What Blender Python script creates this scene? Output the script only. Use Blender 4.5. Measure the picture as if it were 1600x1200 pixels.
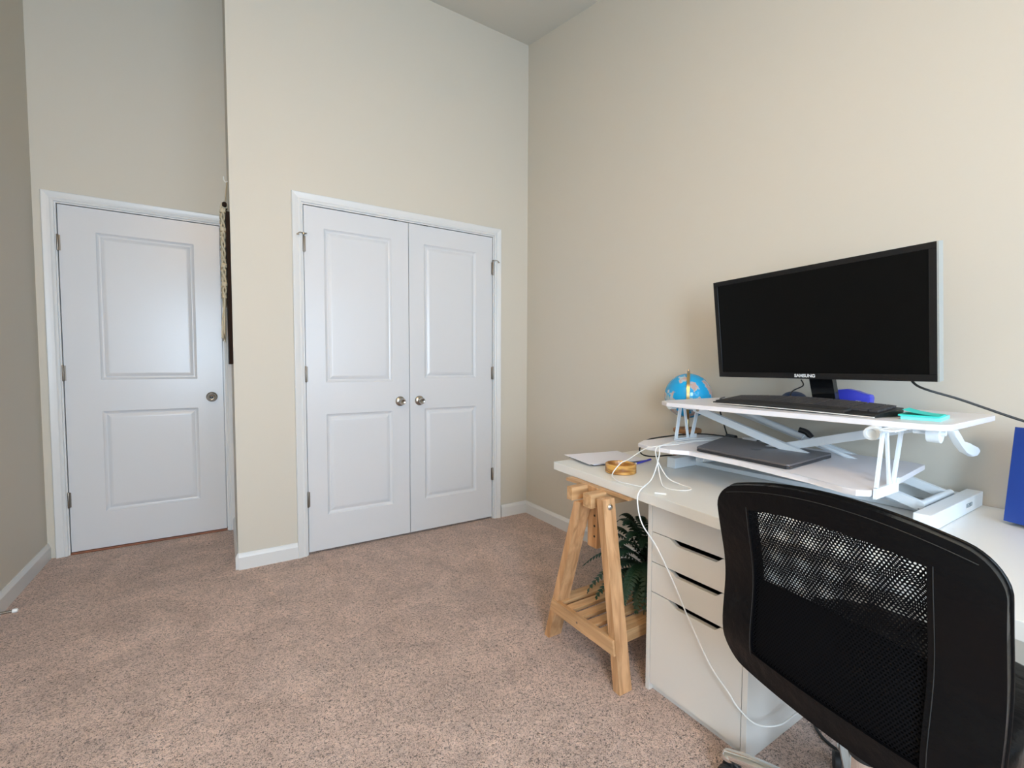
import bpy, bmesh, math, random
from mathutils import Vector, Matrix
random.seed(7)
for o in list(bpy.data.objects): bpy.data.objects.remove(o, do_unlink=True)
S = bpy.context.scene
COL = S.collection
PI = math.pi

# ------------------------------------------------------------ camera
cd = bpy.data.cameras.new('camera'); cam = bpy.data.objects.new('camera', cd); COL.objects.link(cam)
F, YAW, PITCH, ROLL = 705.0, -.5481, -.0471, .0023
CAM = Vector((-1.9765, -2.8191, 1.1193))
fw = Vector((-math.sin(YAW)*math.cos(PITCH), math.cos(YAW)*math.cos(PITCH), math.sin(PITCH)))
rt = Vector((math.cos(YAW), math.sin(YAW), 0)); up = rt.cross(fw)
r2 = rt*math.cos(ROLL)+up*math.sin(ROLL); u2 = -rt*math.sin(ROLL)+up*math.cos(ROLL)
cam.matrix_world = Matrix(((r2.x, u2.x, -fw.x, CAM.x), (r2.y, u2.y, -fw.y, CAM.y), (r2.z, u2.z, -fw.z, CAM.z), (0, 0, 0, 1)))
cd.sensor_fit = 'HORIZONTAL'; cd.sensor_width = 36; cd.lens = 36*F/1600
cd.shift_x = 21.63/1600; cd.shift_y = 5.94/1600
cd.clip_start = .02
S.camera = cam

# ------------------------------------------------------------ world, exposure, daylight
w = bpy.data.worlds.new('world'); S.world = w; w.use_nodes = True
bg = w.node_tree.nodes['Background']; bg.inputs[0].default_value = (.55, .72, 1, 1); bg.inputs[1].default_value = 1.5
S.view_settings.view_transform = 'Standard'; S.view_settings.look = 'None'
S.view_settings.gamma = 1; S.view_settings.use_curve_mapping = False
S.view_settings.exposure = 0.0
YF = -4.1                                    # inner face of the window wall, behind the camera
WINS = ((-1.32, -.22, .75, 2.15), (-2.72, -1.72, .75, 2.15))
def area(name, loc, rot, sx, sy, power, col, spread=PI):
    l = bpy.data.lights.new(name, 'AREA'); l.shape = 'RECTANGLE'; l.size = sx; l.size_y = sy
    l.energy = power; l.color = col; l.spread = spread
    o = bpy.data.objects.new(name, l); COL.objects.link(o); o.location = loc; o.rotation_euler = rot
    return o
# daylight coming in through the two windows
for k, (x0, x1, z0, z1) in enumerate(WINS):
    area('window_daylight', ((x0+x1)/2, YF-.16, (z0+z1)/2), (PI/2, 0, 0), x1-x0-.1, z1-z0-.1, (22, 92)[k], (.66, .83, 1.0))
SLOPE = .233
def ceil_z(y): return 3.48+SLOPE*y
FILL_XY = (-2.15, -2.9)                       # added warm uplight, unseen above and behind the viewer

# ------------------------------------------------------------ materials
def mat(name, col, rough=.5, metal=0, spec=.5, bump=None, coat=0, var=None, trans=0, sheen=0):
    m = bpy.data.materials.new(name); m.use_nodes = True; nt = m.node_tree; b = nt.nodes['Principled BSDF']
    b.inputs['Base Color'].default_value = (*col, 1); b.inputs['Roughness'].default_value = rough
    b.inputs['Metallic'].default_value = metal; b.inputs['Specular IOR Level'].default_value = spec
    b.inputs['Coat Weight'].default_value = coat; b.inputs['Transmission Weight'].default_value = trans
    b.inputs['Sheen Weight'].default_value = sheen
    tc = nt.nodes.new('ShaderNodeTexCoord')
    if var is not None:                      # (scale, second colour)
        n = nt.nodes.new('ShaderNodeTexNoise'); n.inputs['Scale'].default_value = var[0]; n.inputs['Detail'].default_value = 4
        nt.links.new(tc.outputs['Object'], n.inputs['Vector'])
        mx = nt.nodes.new('ShaderNodeMix'); mx.data_type = 'RGBA'
        mx.inputs[6].default_value = (*col, 1); mx.inputs[7].default_value = (*var[1], 1)
        nt.links.new(n.outputs['Fac'], mx.inputs[0]); nt.links.new(mx.outputs[2], b.inputs['Base Color'])
    if bump:                                 # (scale, strength, distance)
        n = nt.nodes.new('ShaderNodeTexNoise'); n.inputs['Scale'].default_value = bump[0]; n.inputs['Detail'].default_value = 3
        nt.links.new(tc.outputs['Object'], n.inputs['Vector'])
        bp = nt.nodes.new('ShaderNodeBump'); bp.inputs['Strength'].default_value = bump[1]; bp.inputs['Distance'].default_value = bump[2]
        nt.links.new(n.outputs['Fac'], bp.inputs['Height']); nt.links.new(bp.outputs['Normal'], b.inputs['Normal'])
    return m
M = {}
M['wall'] = mat('greige_wall_paint', (.63, .585, .50), .65, bump=(160, .12, .001))
M['ceiling'] = mat('ceiling_paint', (.66, .64, .58), .8, bump=(120, .2, .001))
M['trim'] = mat('white_trim_paint', (.72, .72, .71), .32, bump=(40, .03, .001))
M['door'] = mat('white_door_paint', (.68, .685, .70), .28, bump=(30, .06, .001))
M['desk'] = mat('white_desk_laminate', (.80, .79, .75), .35)
M['cabinet'] = mat('white_cabinet_foil', (.74, .72, .68), .4)
M['steel_white'] = mat('white_powder_coat', (.82, .87, .90), .4, bump=(400, .05, .0004))
M['tray'] = mat('white_tray_laminate', (.84, .82, .85), .38)
M['black'] = mat('black_plastic', (.012, .012, .013), .35)
M['black_gloss'] = mat('black_gloss_plastic', (.008, .008, .009), .12)
M['screen'] = mat('monitor_panel', (.003, .003, .003), .34, spec=.14)
M['silver'] = mat('silver_side_plastic', (.45, .48, .47), .35, .3)
M['rubber'] = mat('black_rubber', (.02, .02, .02), .6)
M['nickel'] = mat('brushed_nickel', (.46, .42, .37), .22, 1)
M['hinge'] = mat('hinge_bronze_nickel', (.30, .26, .22), .38, 1)
M['chrome'] = mat('chrome', (.78, .78, .76), .10, 1)
M['leather'] = mat('black_bonded_leather', (.003, .003, .0035), .27, bump=(38, .45, .005), spec=.17)
M['seat_fabric'] = mat('black_seat_fabric', (.004, .004, .004), .9, spec=.1, bump=(600, .4, .001))
M['laptop'] = mat('grey_aluminium', (.20, .195, .21), .42, .7)
M['laptop_dark'] = mat('dark_aluminium', (.06, .06, .065), .35, .6)
M['key'] = mat('keycap_black', (.05, .048, .052), .5)
M['paper'] = mat('white_paper', (.80, .79, .85), .8)
M['bluebinder'] = mat('blue_vinyl', (.010, .050, .30), .45, bump=(40, .1, .001))
M['teal'] = mat('teal_paper', (.03, .62, .55), .7)
M['teal2'] = mat('pale_teal_paper', (.25, .80, .78), .7)
M['purpleblue'] = mat('bright_blue_plastic', (.06, .07, .62), .3)
M['navy'] = mat('navy_plastic', (.015, .035, .09), .35)
M['whitecable'] = mat('white_cable', (.85, .85, .83), .45)
M['brass'] = mat('brass', (.55, .42, .20), .3, 1)
M['fern'] = mat('fern_green', (.006, .030, .016), .55, var=(14, (.018, .065, .028)))
M['pot'] = mat('beige_ceramic', (.55, .50, .43), .5)
M['cord'] = mat('macrame_cotton', (.55, .47, .33), .9, bump=(300, .6, .002))
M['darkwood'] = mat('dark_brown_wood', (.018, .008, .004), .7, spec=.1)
M['cavity'] = mat('dark_void', (.02, .02, .02), .9)
M['glass'] = mat('window_glass', (1, 1, 1), .02, trans=1)

def wood(name, c1, c2, scale=(1, 30, 30), rough=.5, ring=2.0):
    m = bpy.data.materials.new(name); m.use_nodes = True; nt = m.node_tree; b = nt.nodes['Principled BSDF']
    b.inputs['Roughness'].default_value = rough
    tc = nt.nodes.new('ShaderNodeTexCoord'); mp = nt.nodes.new('ShaderNodeMapping'); mp.inputs['Scale'].default_value = scale
    n = nt.nodes.new('ShaderNodeTexNoise'); n.inputs['Scale'].default_value = ring; n.inputs['Detail'].default_value = 6; n.inputs['Distortion'].default_value = .6
    r = nt.nodes.new('ShaderNodeValToRGB'); r.color_ramp.elements[0].color = (*c2, 1); r.color_ramp.elements[1].color = (*c1, 1)
    r.color_ramp.elements[0].position = .35; r.color_ramp.elements[1].position = .62
    nt.links.new(tc.outputs['Object'], mp.inputs['Vector']); nt.links.new(mp.outputs[0], n.inputs['Vector'])
    nt.links.new(n.outputs['Fac'], r.inputs[0]); nt.links.new(r.outputs[0], b.inputs['Base Color'])
    bp = nt.nodes.new('ShaderNodeBump'); bp.inputs['Strength'].default_value = .15; bp.inputs['Distance'].default_value = .001
    nt.links.new(n.outputs['Fac'], bp.inputs['Height']); nt.links.new(bp.outputs['Normal'], b.inputs['Normal'])
    return m
M['pine_v'] = wood('pine_upright', (.66, .39, .20), (.44, .23, .10), (22, 22, 1.6))
M['pine_x'] = wood('pine_rail', (.66, .41, .21), (.45, .25, .11), (1.6, 22, 22))
M['pine_y'] = wood('pine_cross', (.64, .39, .20), (.43, .24, .11), (22, 1.6, 22))
M['olive'] = wood('striped_bowl_wood', (.72, .40, .10), (.25, .09, .02), (8, 8, 40), .25, 1.6)
M['globe_wood'] = wood('globe_base_wood', (.42, .20, .08), (.28, .12, .04), (3, 20, 20))
M['threshold'] = wood('threshold_wood', (.30, .11, .05), (.18, .06, .03), (3, 40, 20))

def carpet():
    m = bpy.data.materials.new('beige_carpet_pile'); m.use_nodes = True; nt = m.node_tree; b = nt.nodes['Principled BSDF']
    L = nt.links.new
    b.inputs['Roughness'].default_value = 1; b.inputs['Specular IOR Level'].default_value = .1; b.inputs['Sheen Weight'].default_value = .25
    tc = nt.nodes.new('ShaderNodeTexCoord')
    def noise(s, d, dist=0):
        n = nt.nodes.new('ShaderNodeTexNoise'); n.inputs['Scale'].default_value = s; n.inputs['Detail'].default_value = d; n.inputs['Distortion'].default_value = dist
        L(tc.outputs['Object'], n.inputs['Vector']); return n
    fine = noise(150, 3, 1.7); patch = noise(5.0, 6, .8); mid = noise(26, 3)
    r = nt.nodes.new('ShaderNodeValToRGB'); e = r.color_ramp.elements
    e[0].position = .38; e[0].color = (.20, .155, .125, 1); e[1].position = .56; e[1].color = (.90, .68, .58, 1)
    k = e.new(.45); k.color = (.68, .47, .385, 1)
    L(fine.outputs['Fac'], r.inputs[0])
    mr = nt.nodes.new('ShaderNodeMapRange'); mr.inputs[1].default_value = .35; mr.inputs[2].default_value = .7; mr.inputs[3].default_value = .76; mr.inputs[4].default_value = 1.12
    ad = nt.nodes.new('ShaderNodeMath'); ad.operation = 'MULTIPLY_ADD'; ad.inputs[1].default_value = .35; 
    L(mid.outputs['Fac'], ad.inputs[0])
    sc = nt.nodes.new('ShaderNodeMath'); sc.operation = 'MULTIPLY'; sc.inputs[1].default_value = .65; L(patch.outputs['Fac'], sc.inputs[0])
    L(sc.outputs[0], ad.inputs[2]); L(ad.outputs[0], mr.inputs[0])
    vm = nt.nodes.new('ShaderNodeVectorMath'); vm.operation = 'SCALE'
    L(r.outputs[0], vm.inputs[0]); L(mr.outputs[0], vm.inputs[3]); L(vm.outputs[0], b.inputs['Base Color'])
    bp = nt.nodes.new('ShaderNodeBump'); bp.inputs['Strength'].default_value = .9; bp.inputs['Distance'].default_value = .012
    L(fine.outputs['Fac'], bp.inputs['Height'])
    b2 = nt.nodes.new('ShaderNodeBump'); b2.inputs['Strength'].default_value = .5; b2.inputs['Distance'].default_value = .02
    L(mid.outputs['Fac'], b2.inputs['Height']); L(b2.outputs['Normal'], bp.inputs['Normal']); L(bp.outputs['Normal'], b.inputs['Normal'])
    return m
M['carpet'] = carpet()

def net(name, pitch, rad, ang):
    """black knitted net: round holes on a staggered grid in the object's YZ plane"""
    m = bpy.data.materials.new(name); m.use_nodes = True; nt = m.node_tree; b = nt.nodes['Principled BSDF']; L = nt.links.new
    b.inputs['Base Color'].default_value = (.003, .003, .004, 1); b.inputs['Roughness'].default_value = .7; b.inputs['Specular IOR Level'].default_value = .1
    tc = nt.nodes.new('ShaderNodeTexCoord')
    mp = nt.nodes.new('ShaderNodeMapping'); mp.inputs['Rotation'].default_value = (ang, 0, 0); mp.inputs['Scale'].default_value = (0, 1/pitch, 1/pitch)
    L(tc.outputs['Object'], mp.inputs['Vector'])
    sep = nt.nodes.new('ShaderNodeSeparateXYZ'); L(mp.outputs[0], sep.inputs[0])
    def mth(op, a, bb=None, c=None):
        n = nt.nodes.new('ShaderNodeMath'); n.operation = op
        for i, v in enumerate((a, bb, c)):
            if v is None: continue
            if isinstance(v, (int, float)): n.inputs[i].default_value = v
            else: L(v, n.inputs[i])
        return n.outputs[0]
    def cell(oy, oz):
        y = mth('SUBTRACT', mth('FRACT', mth('ADD', sep.outputs[1], oy)), .5)
        z = mth('SUBTRACT', mth('FRACT', mth('ADD', mth('MULTIPLY', sep.outputs[2], .62), oz)), .5)
        z = mth('MULTIPLY', z, 1.62)
        return mth('SQRT', mth('ADD', mth('MULTIPLY', y, y), mth('MULTIPLY', z, z)))
    d = mth('MINIMUM', cell(100, 100), cell(100.5, 100.5))
    hole = mth('LESS_THAN', d, rad)
    tr = nt.nodes.new('ShaderNodeBsdfTransparent'); mx = nt.nodes.new('ShaderNodeMixShader')
    L(hole, mx.inputs[0]); L(b.outputs[0], mx.inputs[1]); L(tr.outputs[0], mx.inputs[2])
    L(mx.outputs[0], nt.nodes['Material Output'].inputs['Surface'])
    return m
M['net'] = net('chair_net_outer', .0062, .30, .0)
M['net2'] = net('chair_net_inner', .0068, .345, .09)

def globe_mat():
    m = bpy.data.materials.new('globe_print'); m.use_nodes = True; nt = m.node_tree; b = nt.nodes['Principled BSDF']; L = nt.links.new
    b.inputs['Roughness'].default_value = .15
    tc = nt.nodes.new('ShaderNodeTexCoord'); n = nt.nodes.new('ShaderNodeTexNoise'); n.inputs['Scale'].default_value = 13; n.inputs['Detail'].default_value = 7
    n2 = nt.nodes.new('ShaderNodeTexNoise'); n2.inputs['Scale'].default_value = 26
    L(tc.outputs['Object'], n.inputs['Vector']); L(tc.outputs['Object'], n2.inputs['Vector'])
    land = nt.nodes.new('ShaderNodeValToRGB'); e = land.color_ramp.elements
    e[0].position = .4; e[0].color = (.25, .45, .52, 1); e[1].position = .64; e[1].color = (.50, .36, .33, 1); k = e.new(.5); k.color = (.48, .58, .62, 1)
    L(n2.outputs['Fac'], land.inputs[0])
    ms = nt.nodes.new('ShaderNodeValToRGB'); ms.color_ramp.elements[0].position = .50; ms.color_ramp.elements[1].position = .52
    L(n.outputs['Fac'], ms.inputs[0])
    mx = nt.nodes.new('ShaderNodeMix'); mx.data_type = 'RGBA'; mx.inputs[6].default_value = (.01, .36, .72, 1)
    L(ms.outputs[0], mx.inputs[0]); L(land.outputs[0], mx.inputs[7]); L(mx.outputs[2], b.inputs['Base Color'])
    return m
M['globe'] = globe_mat()

# ------------------------------------------------------------ mesh helpers
def new(): return bmesh.new()
def box(bm, x0, x1, y0, y1, z0, z1, mx=None, bev=0):
    vs = [Vector((x, y, z)) for x in (x0, x1) for y in (y0, y1) for z in (z0, z1)]
    if mx is not None: vs = [mx @ v for v in vs]
    v = [bm.verts.new(p) for p in vs]
    fs = [bm.faces.new([v[i] for i in q]) for q in ((0, 1, 3, 2), (4, 6, 7, 5), (0, 4, 5, 1), (2, 3, 7, 6), (0, 2, 6, 4), (1, 5, 7, 3))]
    if bev:
        es = list({e for f in fs for e in f.edges})
        bmesh.ops.bevel(bm, geom=es, offset=bev, segments=2, affect='EDGES', profile=.5)
def prism(bm, pts, d, bev=0):
    """pts: 3-D loop; d: extrusion vector"""
    d = Vector(d); a = [bm.verts.new(Vector(p)) for p in pts]; b = [bm.verts.new(Vector(p)+d) for p in pts]
    n = len(pts); fs = [bm.faces.new(a[::-1]), bm.faces.new(b)]
    for i in range(n): fs.append(bm.faces.new((a[i], a[(i+1) % n], b[(i+1) % n], b[i])))
    if bev:
        es = list(set(fs[0].edges) | set(fs[1].edges))
        bmesh.ops.bevel(bm, geom=es, offset=bev, segments=2, affect='EDGES', profile=.5)
def beam(bm, p, q, wv, tv, bev=0):
    """board from p to q; wv, tv = full width / thickness vectors"""
    p, q, wv, tv = map(Vector, (p, q, wv, tv))
    prism(bm, [p-wv/2-tv/2, p+wv/2-tv/2, p+wv/2+tv/2, p-wv/2+tv/2], q-p, bev)
def lathe(bm, prof, c=(0, 0, 0), ax='Z', seg=32, mx=None):
    c = Vector(c); rings = []
    for r, h in prof:
        ring = []
        for i in range(seg):
            a = 2*PI*i/seg; ca, sa = math.cos(a), math.sin(a)
            if r < 1e-6 and i: ring.append(ring[0]); continue
            v = {'Z': (r*ca, r*sa, h), 'Y': (r*ca, h, -r*sa), 'X': (h, r*ca, r*sa)}[ax]
            v = Vector(v)
            if mx is not None: v = mx @ v
            ring.append(bm.verts.new(v+c))
        rings.append(ring)
    for a, b in zip(rings, rings[1:]):
        for i in range(seg):
            q = [a[i], a[(i+1) % seg], b[(i+1) % seg], b[i]]; u = []
            for v in q:
                if v not in u: u.append(v)
            if len(u) > 2:
                try: bm.faces.new(u)
                except ValueError: pass
    if prof[0][0] > 1e-6: bm.faces.new(rings[0][::-1])
    if prof[-1][0] > 1e-6: bm.faces.new(rings[-1])
def spline(pts, n=8):
    P = [Vector(p) for p in pts]; out = []
    for i in range(len(P)-1):
        p0 = P[max(i-1, 0)]; p1 = P[i]; p2 = P[i+1]; p3 = P[min(i+2, len(P)-1)]
        for k in range(n):
            t = k/n
            out.append(.5*((2*p1)+(p2-p0)*t+(2*p0-5*p1+4*p2-p3)*t*t+(3*p1-p0-3*p2+p3)*t**3))
    out.append(P[-1]); return out
def tube(bm, pts, r, seg=8, smooth=0, taper=None):
    P = spline(pts, smooth) if smooth else [Vector(p) for p in pts]
    rings = []; t0 = (P[1]-P[0]).normalized()
    n = t0.orthogonal().normalized()
    for i, p in enumerate(P):
        t = (P[min(i+1, len(P)-1)]-P[max(i-1, 0)]).normalized()
        n = (n-t*n.dot(t)).normalized(); b = t.cross(n)
        rr = r if taper is None else r*taper(i/(len(P)-1))
        rings.append([bm.verts.new(p+(n*math.cos(2*PI*k/seg)+b*math.sin(2*PI*k/seg))*rr) for k in range(seg)])
    for a, b in zip(rings, rings[1:]):
        for k in range(seg): bm.faces.new((a[k], a[(k+1) % seg], b[(k+1) % seg], b[k]))
    bm.faces.new(rings[0][::-1]); bm.faces.new(rings[-1])
def rrect(y0, y1, z0, z1, r, n=6):
    out = []
    for cy, cz, a0 in ((y1-r, z1-r, 0), (y0+r, z1-r, PI/2), (y0+r, z0+r, PI), (y1-r, z0+r, 1.5*PI)):
        for i in range(n+1):
            a = a0+PI/2*i/n; out.append((cy+r*math.cos(a), cz+r*math.sin(a)))
    return out
def obj(name, bm, m, parent=None, smooth=False, ang=35):
    bmesh.ops.recalc_face_normals(bm, faces=bm.faces[:])
    me = bpy.data.meshes.new(name); bm.to_mesh(me); bm.free()
    mm = M[m] if isinstance(m, str) else m
    me.materials.append(mm)
    if smooth:
        me.polygons.foreach_set('use_smooth', [True]*len(me.polygons))
        me.set_sharp_from_angle(angle=math.radians(ang))
    o = bpy.data.objects.new(name, me); COL.objects.link(o)
    if parent: 
        o.parent = parent; o.matrix_parent_inverse = Matrix.Translation(-parent.location)
    return o
def recentre(o):
    """put a mesh's origin at the middle of its base"""
    me = o.data; xs = [v.co for v in me.vertices]
    c = Vector(((min(v.x for v in xs)+max(v.x for v in xs))/2, (min(v.y for v in xs)+max(v.y for v in xs))/2, min(v.z for v in xs)))
    for v in me.vertices: v.co -= c
    o.location = c
def thing(name, label, cat, loc, group=None):
    o = bpy.data.objects.new(name, None); COL.objects.link(o); o.location = loc; o.empty_display_size = .05
    o['label'] = label; o['category'] = cat
    if group: o['group'] = group
    return o
def tag(o, label, cat, group=None):
    o['label'] = label; o['category'] = cat
    if group: o['group'] = group
    return o
def struct(name, bm, m, label=None, cat=None):
    o = obj(name, bm, m); o['kind'] = 'structure'
    if label: o['label'] = label; o['category'] = cat
    return o

# ------------------------------------------------------------ room shell
XL, XS, D = -2.864, -1.925, .726          # left wall, closet side wall, entry-door wall
def sl(x0, x1, y0, y1, z0=0, top=.05): pass
def wall_y(name, y0, y1, x0, x1, holes, label):
    """wall slab between y0..y1 along x with rectangular openings; top follows the ceiling"""
    bm = new(); zt = ceil_z(max(y0, y1))+.03
    xs = x0
    for (a, b, c, d) in sorted(holes):
        box(bm, xs, a, y0, y1, 0, zt)
        if c > 0: box(bm, a, b, y0, y1, 0, c)
        box(bm, a, b, y0, y1, d, zt); xs = b
    box(bm, xs, x1, y0, y1, 0, zt)
    return struct(name, bm, 'wall', label, 'wall')
d2L, d2M, d2R = -1.561, -.932, -.304       # closet leaves
d1L, d1R = -2.763, -1.975
DT = 2.042                                  # leaf top
wall_y('wall_closet', 0, .1, XS, .0, [(d2L-.022, d2R+.022, 0, DT+.022)], 'greige wall around the white double closet doors')
wall_y('wall_entry', D, D+.1, XL-.1, .1, [(d1L-.022, d1R+.022, 0, DT+.022)], 'greige wall of the recess around the single white door')
def wall_x(name, x0, x1, y0, y1, label):
    bm = new(); a = ceil_z(y0)+.03; b = ceil_z(y1)+.03
    prism(bm, [(x0, y0, 0), (x0, y1, 0), (x0, y1, b), (x0, y0, a)], (x1-x0, 0, 0))
    return struct(name, bm, 'wall', label, 'wall')
wall_x('wall_left', XL-.1, XL, YF-.12, D, 'greige wall at the left edge, beside the single door')
wall_x('wall_right', 0, .1, YF-.12, D, 'long greige wall behind the desk and monitor')
wall_x('wall_recess', XS, XS+.1, .1, D, 'greige side wall of the closet, facing the recess')
wall_y('wall_front', YF-.12, YF, XL, 0, [(a, b, c, d) for a, b, c, d in WINS], 'window wall behind the viewer')
bm = new(); zt = 0
prism(bm, [(XL-.1, YF-.12, ceil_z(YF-.12)), (.1, YF-.12, ceil_z(YF-.12)), (.1, D+.1, ceil_z(D+.1)), (XL-.1, D+.1, ceil_z(D+.1))], (0, 0, .1))
struct('ceiling', bm, 'ceiling', 'sloping vaulted ceiling, greige white', 'ceiling')
bm = new(); box(bm, XL-.1, .1, YF-.12, D+1.0, -.05, 0)
struct('floor', bm, 'carpet', 'pinkish beige cut pile carpet with darker worn patches', 'carpet')
# dark hallway behind the entry door
bm = new(); box(bm, XL-.1, XS+.2, D+.95, D+1.0, 0, 2.6); box(bm, XL-.15, XL-.1, D+.1, D+1, 0, 2.6); box(bm, XS+.2, XS+.25, D+.1, D+1, 0, 2.6); box(bm, XL-.1, XS+.2, D+.1, D+1, 2.6, 2.65)
struct('wall_hallway', bm, 'cavity', 'dark hallway enclosure behind the single door', 'wall')
# windows
for k, (x0, x1, z0, z1) in enumerate(WINS):
    bm = new()
    for (a, b, c, d) in ((x0-.07, x1+.07, z1, z1+.08), (x0-.07, x0, z0, z1), (x1, x1+.07, z0, z1)): box(bm, a, b, YF, YF+.018, c, d, bev=.003)
    box(bm, x0-.09, x1+.09, YF, YF+.05, z0-.03, z0, bev=.004)
    for (a, b, c, d) in ((x0, x0+.04, z0, z1), (x1-.04, x1, z0, z1), (x0+.04, x1-.04, z0, z0+.04), (x0+.04, x1-.04, z1-.04, z1), (x0+.04, x1-.04, (z0+z1)/2-.025, (z0+z1)/2+.025)):
        box(bm, a, b, YF-.09, YF-.04, c, d)
    wn = struct('window_%d' % (k+1), bm, 'trim', ('window behind the viewer nearest the desk', 'window behind the viewer at the left')[k], 'window')

# added uplight, out of view, to warm the upper walls
t = thing('fill_uplight', 'added warm uplight in a hanging bowl, unseen behind the viewer', 'light', (FILL_XY[0], FILL_XY[1], ceil_z(FILL_XY[1])-.36))
lz = ceil_z(FILL_XY[1])-.36
bm = new(); lathe(bm, [(.0, .0), (.10, .015), (.17, .06), (.20, .11), (.194, .11), (.165, .065), (.097, .021), (0, .006)], (FILL_XY[0], FILL_XY[1], lz), seg=40)
obj('fill_bowl', bm, 'silver', t, True)
bm = new(); lathe(bm, [(0, .006), (.012, .006), (.012, .33), (.06, .335), (.06, .36), (0, .36)], (FILL_XY[0], FILL_XY[1], lz), seg=20)
obj('stem', bm, 'nickel', t, True)
ll = bpy.data.lights.new('warm_fill', 'SPOT'); ll.energy = 210; ll.color = (1, .64, .30); ll.shadow_soft_size = .10; ll.spot_size = math.radians(150); ll.spot_blend = .5
lo_ = bpy.data.objects.new('warm_fill', ll); COL.objects.link(lo_); lo_.parent = t; lo_.location = (.0, .0, .10); lo_.rotation_euler = (PI, 0, 0)

# baseboards
def bb_prof(h=.09, t=.014): return [(0, 0), (t, 0), (t, h-.022), (t-.004, h-.012), (t-.008, h-.004), (t-.009, h), (0, h)]
def bb(name, p, q, n, label):
    """baseboard from p to q (2-D), n = inward normal"""
    bm = new(); p = Vector((*p, 0)); q = Vector((*q, 0)); n = Vector((*n, 0))
    prism(bm, [p+n*a+Vector((0, 0, b)) for a, b in bb_prof()], q-p)
    return struct(name, bm, 'trim', label, 'baseboard')
bb('baseboard_left', (XL, YF), (XL, D), (1, 0), 'white baseboard along the left wall')
bb('baseboard_right', (0, YF), (0, -.0), (-1, 0), 'white baseboard along the wall behind the desk')
bb('baseboard_closet_left', (XS-.0, 0), (-1.625, 0), (0, -1), 'short white baseboard left of the closet doors')
bb('baseboard_closet_right', (-.230, 0), (-.0, 0), (0, -1), 'short white baseboard right of the closet doors')
bb('baseboard_recess', (XS, 0), (XS, D), (-1, 0), 'white baseboard on the closet side wall in the recess')

# casings with jamb and stop
def casing(name, xl, xr, ztop, y, ow, label):
    """xl,xr: leaf edges.  profile swept around the opening, on plane y facing -Y"""
    bm = new(); g = .004
    prof = [(0, 0), (0, .009), (.010, .013), (.018, .010), (.030, .014), (.046, .018), (ow-.003, .018), (ow, .014), (ow, 0)]
    i0 = .008
    path = [(xl-g-i0, 0, -1, 0), (xl-g-i0, ztop+g+i0, -1, 1), (xr+g+i0, ztop+g+i0, 1, 1), (xr+g+i0, 0, 1, 0)]
    rings = []
    for (px, pz, dx, dz) in path:
        rings.append([bm.verts.new((px+dx*o, y-h, pz+dz*o)) for o, h in prof])
    for a, b in zip(rings, rings[1:]):
        for i in range(len(prof)-1): bm.faces.new((a[i], a[i+1], b[i+1], b[i]))
    bm.faces.new(rings[0]); bm.faces.new(rings[-1][::-1])
    # jamb
    for (a, b, c, d) in ((xl-.022, xl-g, 0, ztop+.022), (xr+g, xr+.022, 0, ztop+.022), (xl-g, xr+g, ztop+g, ztop+.022)): box(bm, a, b, y+.001, y+.1, c, d)
    for (a, b, c, d) in ((xl-g, xl+.012, 0, ztop+g), (xr-.012, xr+g, 0, ztop+g), (xl+.012, xr-.012, ztop-.012, ztop+g)): box(bm, a, b, y+.046, y+.075, c, d)
    return struct(name, bm, 'trim', label, 'door trim')
casing('trim_1', d1L, d1R, DT, D, .052, 'white casing around the single door in the recess')
casing('trim_2', d2L, d2R, DT, 0, .052, 'white casing around the double closet doors')

# door leaves with two raised panels
def leaf(name, x0, x1, z0, z1, yf, panels, label):
    bm = new(); th = .035
    xs = [x0]+sorted({p[0] for p in panels} | {p[1] for p in panels})+[x1]
    zs = [z0]+sorted({p[2] for p in panels} | {p[3] for p in panels})+[z1]
    cache = {}
    def V(x, y, z):
        k = (round(x, 5), round(y, 5), round(z, 5))
        if k not in cache: cache[k] = bm.verts.new((x, y, z))
        return cache[k]
    for i in range(len(xs)-1):
        for j in range(len(zs)-1):
            a, b, c, d = xs[i], xs[i+1], zs[j], zs[j+1]
            if any(abs(a-p[0]) < 1e-6 and abs(b-p[1]) < 1e-6 and abs(c-p[2]) < 1e-6 and abs(d-p[3]) < 1e-6 for p in panels): continue
            bm.faces.new((V(a, yf, c), V(b, yf, c), V(b, yf, d), V(a, yf, d)))
    prof = [(0, 0), (.004, .004), (.011, .0085), (.016, .010), (.020, .010), (.023, .0075), (.036, .0030), (.042, .0022)]
    for p in panels:
        rings = []
        for o, dep in prof:
            a, b, c, d = p[0]+o, p[1]-o, p[2]+o, p[3]-o
            rings.append([V(a, yf+dep, c), V(b, yf+dep, c), V(b, yf+dep, d), V(a, yf+dep, d)])
        for r, s in zip(rings, rings[1:]):
            for i in range(4): bm.faces.new((r[i], r[(i+1) % 4], s[(i+1) % 4], s[i]))
        bm.faces.new(rings[-1])
    # sides and back
    for k in range(len(xs)-1):
        bm.faces.new((V(xs[k], yf, z1), V(xs[k+1], yf, z1), V(xs[k+1], yf+th, z1), V(xs[k], yf+th, z1)))
        bm.faces.new((V(xs[k], yf, z0), V(xs[k+1], yf, z0), V(xs[k+1], yf+th, z0), V(xs[k], yf+th, z0)))
        bm.faces.new((V(xs[k], yf+th, z0), V(xs[k+1], yf+th, z0), V(xs[k+1], yf+th, z1), V(xs[k], yf+th, z1)))
    for x in (x0, x1):
        for k in range(len(zs)-1):
            bm.faces.new((V(x, yf, zs[k]), V(x, yf, zs[k+1]), V(x, yf+th, zs[k+1]), V(x, yf+th, zs[k])))
    o = struct(name, bm, 'door', label, 'door')
    return o
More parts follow.
